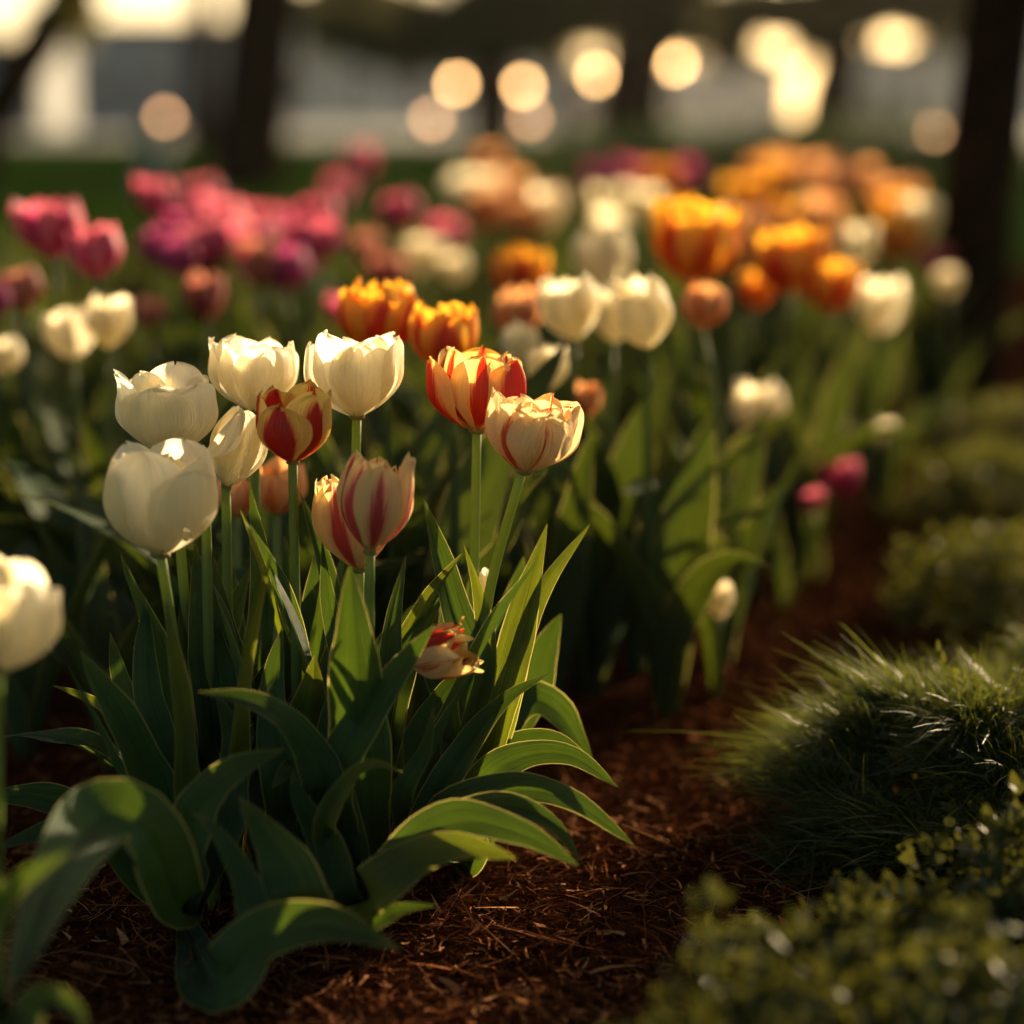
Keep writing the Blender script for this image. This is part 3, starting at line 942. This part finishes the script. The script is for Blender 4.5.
CL = [
    (("orange", "peach", "orange", "peach"), 720, 800, 172, 236, 12, 3.9, 5.6, 44, "orange bloom in the packed far crowd right of centre", "far orange tulips right of centre"),
    (("peach", "white", "peach", "orange"), 790, 910, 170, 238, 13, 4.0, 5.8, 44, "cream or peach bloom in the packed far crowd near the trunk", "far cream tulips near the trunk"),
    (("peach", "white", "blush", "white"), 455, 565, 162, 220, 12, 4.4, 6.2, 38, "creamy bloom in the far pale crowd at the centre back", "far cream tulips at the centre back"),
    (("pink", "magenta", "pink"), 205, 330, 196, 250, 16, 3.0, 3.9, 48, "pink bloom in the blurred crowd before the left trunk", "pink tulips before the left trunk"),
    (("magenta", "blush", "magenta"), 160, 320, 225, 285, 14, 2.8, 3.4, 46, "dusky magenta bloom low in the blurred pink crowd", "magenta tulips low in the pink crowd"),
    (("pink", "magenta"), 575, 690, 164, 190, 7, 5.6, 7.2, 30, "dark pink bloom in the far row under the centre right tree", "dark pink tulips in the far row"),
    (("pink", "blush"), 310, 350, 172, 215, 3, 4.6, 5.6, 34, "dull red bloom left of the highest red tulip", "dull red tulips at the back"),
    (("white", "white", "blush"), 345, 470, 244, 286, 6, 3.3, 4.2, 38, "soft pale bloom in the blurred row behind the orange blooms", "pale tulips in the middle row"),
    (("white",), 575, 645, 196, 240, 5, 4.2, 5.2, 36, "soft white bloom in the blurred group above the wide pale tulip", "white tulips above the wide pale one"),
    (("orange", "peach"), 700, 780, 240, 300, 3, 2.9, 3.6, 36, "amber bloom glimpsed between the glowing orange tulips", "amber tulips between the orange blooms"),
]
for kinds, x0, x1, y0, y1, n, d0, d1, w, lab, grp in CL:
    for k in range(n):
        f = rb.random()
        d = d0 + (d1 - d0) * f
        # farther ones stand higher in the picture
        py = y1 + (y0 - y1) * min(1, max(0, f + rb.uniform(-.25, .25)))
        tulip(rb.choice(kinds), rb.uniform(x0, x1), py, w * rb.uniform(.85, 1.12) * (d0 + d1) / 2 / d, d, lab, grp, leaves=2)

# plants without a bloom that fill the bed
def bed_edge(y):
    return -0.07 + (y - 2.2) * 0.265


def leafy(x, y, lab, grp, n, s):
    root = empty("tulip_plant", (x, y, 0), lab, "tulip plant", grp)
    add_leaves(root, rb, n, s)


for k in range(150):
    y = 1.98 + 1.6 * rb.random()
    x = -.215 * y + (bed_edge(y) + .215 * y) * rb.random() ** .75
    near_left = x < -0.18 and y < 2.4
    if near_left and rb.random() < .55:
        continue
    leafy(x, y, "bloomless leafy tulip plant in the dark green mass just behind the sharp clump", "bloomless plants behind the clump", rb.choice((3, 4, 4)), rb.uniform(.8, 1.2))
for k in range(110):
    y = 3.4 + 4.6 * rb.random()
    x = rb.uniform(-.215 * y, bed_edge(y))
    leafy(x, y, "bloomless leafy tulip plant among the far blurred blooms", "bloomless plants among the far blooms", 4, rb.uniform(.8, 1.15))

# ------------------------------------------------------------------ right border: sedge and ground cover
def sedge(x, y, rx, ry, h, n, label, seed, sweep, name="sedge_clump", lmin=.05, lmax=.11, wd=.0007):
    g = np.random.default_rng(seed)
    its = []
    tufts = []
    for k in range(90):
        r, a = math.sqrt(g.random()), g.random() * 6.283
        tufts.append((r * math.cos(a), r * math.sin(a), g.normal(0, .28, 3), g.uniform(.7, 1.3), g.random()))
    for k in range(n):
        tx, ty, lean, ln, dry = tufts[g.integers(len(tufts))]
        ox, oy = tx + g.normal(0, .07), ty + g.normal(0, .07)
        r2 = min(1.0, tx * tx + ty * ty)
        hz = h * .78 * (1 - r2) ** .55 * (.85 + .3 * noise.noise((tx * 2.3 + x, ty * 2.3, seed)))
        out = np.array((tx, ty, 0)) * .45 + np.array(((ox - tx) * 3.0, (oy - ty) * 3.0, 0)) + np.array(sweep) * g.uniform(.4, 1.1) + lean * (1, 1, .3)
        d = np.array((0, 0, 1.0)) + out * .7 + g.normal(0, .16, 3)
        d /= np.linalg.norm(d)
        bend = out * g.uniform(.3, .9) + g.normal(0, .18, 3) - np.array((0, 0, g.uniform(.15, .75)))
        L = g.uniform(lmin, lmax) * ln
        s = np.cross(d, g.normal(0, 1, 3))
        s /= np.linalg.norm(s)
        pid = g.random() ** 1.3 * .93 if g.random() > .05 + .06 * (dry > .8) else g.uniform(.94, 1.0)
        its.append(((ox * rx, oy * ry, max(0, hz - .012)), d, bend, L, wd * g.uniform(.5, 1.5), s, pid))
    V, F, A = ribbons(its, 6)
    o = link(name, mesh(name, V, F, M_GRASS, A), None, (x, y, -.01))
    return tag(o, label, "grass clump", "edging plants along the path")


def cover(x, y, rx, ry, h, n, label, seed, leaf=.006, mat=None, name="ground_cover_plant", cat="ground cover", group="edging plants along the path", floor=.0):
    """mounded small-leaved plant: leaves on short twigs through the mound's outer shell"""
    g = np.random.default_rng(seed)
    its = []
    for k in range(n):
        a, q = g.random() * 6.283, g.random() ** .8
        r = math.sqrt(1 - q * q)
        bumpy = 1 + .50 * noise.noise((math.cos(a) * r * 2.2 + seed, math.sin(a) * r * 2.2, q * 2.2)) + .26 * noise.noise((math.cos(a) * r * 6, math.sin(a) * r * 6 + seed, q * 6))
        k_ = bumpy * (1 - .35 * g.random() ** 2)
        nrm = np.array((math.cos(a) * r / rx, math.sin(a) * r / ry, q / h))
        nrm /= np.linalg.norm(nrm)
        p = (math.cos(a) * r * rx * k_, math.sin(a) * r * ry * k_, floor + q * h * k_)
        d = nrm * .6 + g.normal(0, .6, 3) + np.array((0, 0, .25))
        d /= np.linalg.norm(d)
        s = np.cross(d, nrm + g.normal(0, .4, 3))
        s /= np.linalg.norm(s)
        its.append((p, d, g.normal(0, .2, 3), leaf * g.uniform(.8, 2.3), leaf * g.uniform(.3, .75), s, g.random()))
    V, F, A = ribbons(its, 4, True)
    o = link(name, mesh(name, V, F, mat or M_COVER, A), None, (x, y, -.01))
    return tag(o, label, cat, group)


q = G(925, 858)
sedge(q.x + .05, q.y + .065, .165, .20, .165, 26000, "fine bladed grass clump combed left over the mulch, sharp at the path's right", 31, (-.16, -.06, 0), lmin=.018, lmax=.055, wd=.0007)
q = G(1040, 800)
sedge(q.x + .06, q.y + .12, .13, .16, .14, 8000, "shorter grass clump at the right frame edge beside the combed one", 32, (-.2, -.2, 0), lmin=.02, lmax=.05, wd=.0006)
c = P(1000, 775, 1.84)
cover(c.x, c.y, .085, .11, .125, 2200, "small leafy sprigs growing through the grass clump at the right edge", 40, .0042)
q = G(985, 632)
cover(q.x + .02, q.y + .07, .11, .15, .095, 3600, "small leaved mound with glinting tips just behind the fine grass clump", 33, .0055)
q = G(1000, 530)
cover(q.x + .02, q.y + .1, .13, .2, .10, 2600, "dull hazy mound further back along the path's right", 34, .007)
q = G(1010, 465)
cover(q.x + .06, q.y + .2, .14, .25, .08, 2000, "faint low mound at the foot of the right hand trunk", 35, .008)
c = P(885, 955, 1.43)
cover(c.x, c.y, .10, .07, .105, 2600, "low bright leafed mat in front of the fine grass clump", 36, .006, M_MAT)
c = P(1025, 930, 1.50)
cover(c.x, c.y, .07, .07, .135, 2000, "dark leafed mat at the right edge below the grass", 37, .006, M_MAT)
c = P(790, 1025, 1.22)
cover(c.x, c.y, .105, .06, .125, 3000, "very blurred leafy mat along the bottom edge of the path", 38, .006, M_MAT)
c = P(985, 1010, 1.22)
cover(c.x, c.y, .075, .06, .125, 2400, "very blurred darker mat in the bottom right corner", 39, .006, M_MAT)

# unseen shrubs added right of the frame to shade the lower leaves
for i, (x, y, rx, h) in enumerate(((.98, 1.75, .26, .27), (1.02, 2.45, .30, .36), (1.32, 3.05, .30, .34), (2.0, 4.6, .34, .50), (2.1, 5.8, .3, .60), (2.3, 7.4, .34, .60))):
    cover(x, y, rx, rx, h, 5200, "unseen shrub added beside the bed to shade it, outside the picture", 50 + i, .011, M_BOX, "added_shrub", "shrub", "added shade shrubs")

# ------------------------------------------------------------------ trees
def tree(trunk, radii, label, crowns=(), limbs=(), seed=1, name="tree", group="park trees", leaf=.11, holes=()):
    """trunk: world points; limbs: lists of world points; crowns: (centre, radii, n)"""
    base = Vector(trunk[0])
    root = empty(name, (base.x, base.y, 0), label, "tree", group)
    off = Vector((base.x, base.y, 0))
    rng = random.Random(seed)
    V, F = [], []

    def add(pts, r0, r1):
        n = 16
        path = [Vector(p) - off for p in catmull(pts, n)]
        rr = []
        for i in range(n + 1):
            p = path[i]
            rr.append((r0 + (r1 - r0) * i / n) * (1 + .12 * noise.noise((p.x * 2, p.y * 2, p.z * 2.5 + seed))))
        v, f = tube(path, rr, 12)
        o = len(V)
        V.extend(v)
        F.extend(tuple(i + o for i in q) for q in f)
    add(trunk, radii[0], radii[1])
    V0, F0 = list(V), list(F)
    link("trunk", mesh("trunk", V0, F0, M_BARK), root)
    for lp, r0, r1 in limbs:
        V.clear()
        F.clear()
        add(lp, r0, r1)
        link("limb", mesh("limb", list(V), list(F), M_BARK), root)
    g = np.random.default_rng(seed)
    its = []
    for c, r, n in crowns:
        c, r = np.array(c) - np.array(off), np.array(r)
        ncl = max(6, n // 45)
        cl = []
        for k in range(ncl):
            u = g.normal(0, 1, 3)
            u /= np.linalg.norm(u)
            cl.append(c + u * r * g.random() ** .45)
        for k in range(n):
            cc = cl[g.integers(ncl)]
            p = cc + g.normal(0, 1, 3) * r * .13
            hq = g.uniform(.5, 1.25)
            if any(((p[0] + off.x - hc.x) / ha) ** 2 + ((p[2] - hc.z) / hb) ** 2 < hq for hc, ha, hb in holes):
                continue
            d = g.normal(0, 1, 3)
            d /= np.linalg.norm(d)
            s = np.cross(d, g.normal(0, 1, 3))
            s /= np.linalg.norm(s)
            its.append((p, d, g.normal(0, .2, 3), leaf * g.uniform(.7, 1.6), leaf * g.uniform(.25, .45), s, g.random()))
    if its:
        v, f, a = ribbons(its, 2)
        link("crown", mesh("crown", v, f, M_CROWN, a), root)
    return root


def at(px, py, Yd):
    """point in the vertical plane y = Yd on the pixel's ray"""
    p = P(px, py, 1.0) - CAMV
    return CAMV + p * (Yd / p.y)


# near slim tree at the right
b0 = G(960, 428)
tr = [(b0.x, b0.y, -.05), at(968, 330, b0.y), at(980, 180, b0.y), at(1003, 0, b0.y), at(1030, -160, b0.y), (b0.x + .35, b0.y + .1, 2.6), (b0.x + .45, b0.y + .1, 3.6)]
tree(tr, (.066, .052), "slim dark brown trunk rising at the right of the bed", [((b0.x + .6, b0.y, 3.6), (1.3, 1.3, .9), 1600)], seed=61, leaf=.06)
# left leaning tree
YL = 13.0
tree([at(-40, 215, YL), at(-22, 150, YL), at(10, 88, YL), at(58, 12, YL), at(100, -70, YL), at(125, -250, YL)], (.13, .085), "dark leaning trunk crossing the upper left corner", [((at(60, -250, YL).x, YL, 3.6), (2.2, 1.6, 1.1), 900), (at(62, 18, YL), (.14, .3, .16), 120)], [([at(15, 80, YL), at(0, 50, YL), at(-30, 20, YL)], .06, .04)], seed=62)
# trunk left of centre
b1 = G(252, 192, -.03)
YT = b1.y
tree([b1, at(246, 165, YT), at(256, 90, YT), at(264, 0, YT), at(268, -120, YT), at(275, -300, YT)], (.29, .23), "thick dark trunk standing on the lawn behind the pink tulips", [((b1.x, YT, 3.9), (2.6, 2, 1.3), 1300), (at(330, 2, YT + 4), (.7, .5, .14), 200)], [([at(262, 30, YT), at(280, -40, YT), at(330, -150, YT)], .10, .06)], seed=63)
b2 = G(200, 152, -.03)
YT = b2.y
tree([b2, at(198, 90, YT), at(202, 0, YT), at(205, -80, YT)], (.24, .20), "slimmer far trunk just left of the thick dark one", [((b2.x, YT, 4.6), (2.6, 2, 1.6), 900)], seed=64)
# centre dark tree with low crown
YC = 36.0
tree([at(492, 150, YC), at(493, 90, YC), at(490, 0, YC), at(488, -80, YC)], (.36, .28), "dark tree with a low drooping olive crown at the centre back", [(at(440, 30, YC), (1.9, 1.4, .58), 6500), (at(350, 4, YC), (1.0, 1.0, .3), 1600), (at(530, 12, YC), (1.3, 1.2, .60), 4000), ((-.3, YC, 4.2), (4, 3, 1.8), 2500)], seed=65, leaf=.16)
tree([at(562, 150, YC + 3), at(563, 80, YC + 3), at(560, 0, YC + 3), at(556, -80, YC + 3)], (.17, .15), "thin far trunk between the warm lights", [(at(570, -10, YC + 3), (1.3, 1, .7), 900)], seed=66, leaf=.15)
# forked tree right of centre
YF = 34.0
YG = 38.0
unit = YG / FPX
HOLES = [(at(px, py, YG), a * unit, b * unit) for px, py, a, b in ((775, 46, 27, 17), (896, 38, 27, 13), (700, 30, 8, 8), (745, 14, 9, 7), (675, 62, 12, 11), (722, 50, 7, 7), (820, 4, 8, 6), (984, 2, 12, 8), (640, 16, 7, 7), (850, 18, 7, 6), (592, 42, 7, 7))]
tree([at(628, 162, YF), at(630, 110, YF), at(640, 55, YF), at(668, 0, YF), at(700, -60, YF)], (.50, .46), "dark forked tree right of the warm lights", [((3.2, YF, 4.0), (3, 2.4, 1.5), 1800), (at(640, 5, YF), (1.1, .8, .55), 2200)], [([at(637, 70, YF), at(618, 25, YF), at(600, -30, YF)], .20, .14)], seed=67, leaf=.15, holes=HOLES)
tree([at(826, 160, YG), at(828, 110, YG), at(838, 60, YG), at(834, 0, YG), at(825, -70, YG)], (.42, .34), "dark tree between the two brightest patches of sky", [(at(760, 22, YG), (1.6, .9, .62), 5200), (at(900, 8, YG), (1.9, .9, .66), 6000), (at(990, -6, YG), (.8, .8, .4), 1200), ((5.6, YG, 4.6), (3.2, 2.4, 1.6), 1800)], [([at(834, 80, YG), at(812, 40, YG), at(780, 5, YG)], .12, .06), ([at(838, 60, YG), at(855, 30, YG), at(880, -20, YG)], .12, .07)], seed=68, leaf=.15, holes=HOLES)
# unseen trees added around the camera, their crowns cut sky light on the bed
for (x, y, sd_) in ((-3.4, 1.2, 81), (2.9, -2.2, 82), (-1.2, -4.2, 83)):
    tree([(x, y, -.05), (x + .05, y, 1.2), (x, y + .1, 2.6), (x + .1, y, 4.2)], (.22, .15), "unseen tree added to shade the bed from above, outside the picture", [((x + (.8 if x < 0 else -.8), y + .6, 4.3), (4.2, 4.2, 1.1), 5200)], seed=sd_, leaf=.17)
# hedge along the far lawn, right of centre
hv = at(830, 168, 22.0)
cover(hv.x, 24.0, 3.0, .7, .42, 5000, "long low dark hedge across the far lawn behind the orange tulips", 71, .05, M_BOX, "hedge", "hedge", None)
cover(at(640, 160, 30).x, 30.0, 2.2, .6, .30, 2500, "short low hedge under the forked tree", 72, .05, M_BOX, "hedge", "hedge", None)

# ------------------------------------------------------------------ buildings and added glows far behind
def box(x0, x1, y0, y1, z0, z1):
    v = [(x, y, z) for z in (z0, z1) for y in (y0, y1) for x in (x0, x1)]
    f = [(0, 2, 3, 1), (4, 5, 7, 6), (0, 1, 5, 4), (2, 6, 7, 3), (0, 4, 6, 2), (1, 3, 7, 5)]
    return v, f


def building(x0, x1, y, h, depth, wall, label, wins, name="building", rot=0.0):
    root = empty(name, ((x0 + x1) / 2, y, 0), label, "building")
    root.rotation_euler = (0, 0, rot)
    cx = (x0 + x1) / 2
    k = 1 / math.cos(rot)
    x0, x1 = cx + (x0 - cx) * k, cx + (x1 - cx) * k
    wins = [(cx + (w[0] - cx) * k, w[1], w[2] * min(k, 2), w[3]) for w in wins]
    v, f = box(x0 - cx, x1 - cx, 0, depth, -.1, h)
    link("wall", mesh("wall", v, f, wall, smooth=False), root)
    v, f = box(x0 - cx - .3, x1 - cx + .3, -.3, depth + .3, h + .003, h + .25)
    link("roof", mesh("roof", v, f, M_ROOF, smooth=False), root)
    for (wx, wz, ww, wh) in wins:
        v, f = box(wx - ww / 2 - cx, wx + ww / 2 - cx, -.06, -.004, wz, wz + wh)
        fr = link("window", mesh("window", v, f, M_ROOF, smooth=False), root)
        v, f = box(wx - ww / 2 + .12 - cx, wx + ww / 2 - .12 - cx, -.09, -.064, wz + .12, wz + wh - .12)
        link("pane", mesh("pane", v, f, M_GLASS, smooth=False), fr)
    return root


YB = 90.0
xa, xb = at(74, 100, YB).x, at(250, 100, YB).x
zt = at(150, 27, YB).z
building(xa, xb, YB, zt, 8, M_WALLG, "low grey blue building behind the trees at the upper left", [(xa + 1.2 + 1.7 * k, .9, 1.0, 1.0) for k in range(4)])
xa, xb = at(-60, 100, YB).x, at(18, 100, YB).x
building(xa, xb, YB + 4, at(0, 45, YB + 4).z, 8, M_WALLG, "low grey blue annexe at the left frame edge", [(xa + 1.3, .8, 1.0, .9)])
YB2 = 150.0
xa, xb = at(270, 100, YB2).x, at(560, 100, YB2).x
building(xa, xb, YB2, at(400, 20, YB2).z, 10, M_WALLC, "long pale building behind the centre trees", [(xa + 2 + 3.2 * k, 1.2, 1.6, 1.8) for k in range(5)])
xa, xb = at(570, 100, YB2).x, at(845, 100, YB2).x
building(xa, xb, YB2 + 30, at(700, 64, YB2 + 30).z, 8, M_WALLC, "low cream building behind the forked tree", [(xa + 2 + 3.4 * k, .9, 1.0, 1.6) for k in range(5)])
xa, xb = at(840, 100, YB2).x, at(946, 100, YB2).x
building(xa, xb, YB2, at(900, 52, YB2).z, 8, M_WALLC, "low cream building just right of the far dark tree", [(xa + 1 + 1.5 * k, .8, .9, 1.4) for k in range(3)])

xa, xb = at(940, 100, YB2).x, at(1120, 100, YB2).x
building(xa, xb, YB2 - 8, at(960, 14, YB2 - 8).z, 8, M_WALLC, "taller cream building behind the slim right hand trunk", [(xa + 2 + 3.4 * k, 1.0, 1.6, 1.8) for k in range(3)])

# pale square post in front of the grey building
pp = at(153, 170, 17.5)
root = empty("concrete_post", (pp.x, 17.5, -.03), "pale concrete post on the lawn left of the slimmer trunk", "post")
v, f = box(-.10, .10, -.10, .10, -.05, .50)
link("shaft", mesh("shaft", v, f, M_CONC, smooth=False), root)
v, f = box(-.12, .12, -.12, .12, .503, .54)
link("cap", mesh("cap", v, f, M_CONC, smooth=False), root)


def glow(px, py, Yd, r, label, mat):  # globes on posts stand in for warm blurred discs of unclear source
    c = at(px, py, Yd)
    root = empty("glow_globe", (c.x, Yd, 0), label, "glow", "added round glows")
    v, f = tube([(0, 0, -.05), (0, 0, .1), (0, 0, .12), (0, 0, c.z - r)], [.12, .12, .05, .04], 10)
    link("post", mesh("post", v, f, M_POST), root)
    vs_, fs = [], []
    nu, nv = 12, 8
    for j in range(nv + 1):
        th = math.pi * j / nv
        for i in range(nu):
            a = 2 * math.pi * i / nu
            vs_.append((r * math.sin(th) * math.cos(a), r * math.sin(th) * math.sin(a), c.z + r * math.cos(th)))
    for j in range(nv):
        for i in range(nu):
            a, b_ = j * nu + i, j * nu + (i + 1) % nu
            fs.append((a, b_, b_ + nu, a + nu))
    link("globe", mesh("globe", vs_, fs, mat), root)


for px, py, Yd, r, lab, mt in [
    (457, 84, 60, .11, "lit round lamp left of the centre trunk", M_LAMP),
    (432, 119, 45, .09, "smaller lit lamp lower left of the brighter one", M_GLOWD),
    (523, 86, 60, .11, "lit round lamp right of the centre trunk", M_LAMP),
    (530, 118, 70, .13, "dim lit lamp below the one right of the centre trunk", M_GLOWD),
    (597, 75, 60, .11, "lit round lamp left of the forked tree", M_LAMP),
    (592, 41, 60, .10, "dim lit lamp just above the one left of the forked tree", M_GLOWD),  # added globe where sky shines through a gap in the crown
    (641, 17, 60, .10, "dim lit lamp high in front of the forked tree", M_GLOWD),  # globe put in for sky seen between the leaves
    (675, 63, 60, .14, "bright lit lamp right of the forked tree", M_LAMP),  # globe added at an opening in the crown
    (165, 118, 42, .085, "dull orange lamp before the grey blue building", M_GLOWD),
    (935, 131, 42, .075, "dull orange lamp before the right cream building", M_GLOWD),
]:
    glow(px, py, Yd, r, lab, mt)

# ------------------------------------------------------------------ evening haze over the park
hm = bpy.data.materials.new("evening_haze")
hm.use_nodes = True
hm.node_tree.nodes.clear()
ho = hm.node_tree.nodes.new("ShaderNodeOutputMaterial")
hv = hm.node_tree.nodes.new("ShaderNodeVolumePrincipled")
hv.inputs["Color"].default_value = (0.96, 0.90, 0.82, 1)
hv.inputs["Density"].default_value = 0.00012
hv.inputs["Anisotropy"].default_value = 0.6
hm.node_tree.links.new(hv.outputs[0], ho.inputs["Volume"])
v, f = box(-410, 410, -50, 910, -1.1, 9.0)
tag(link("haze", mesh("haze", v, f, hm, smooth=False)), "thin golden evening haze hanging over the park", "haze", kind="stuff")
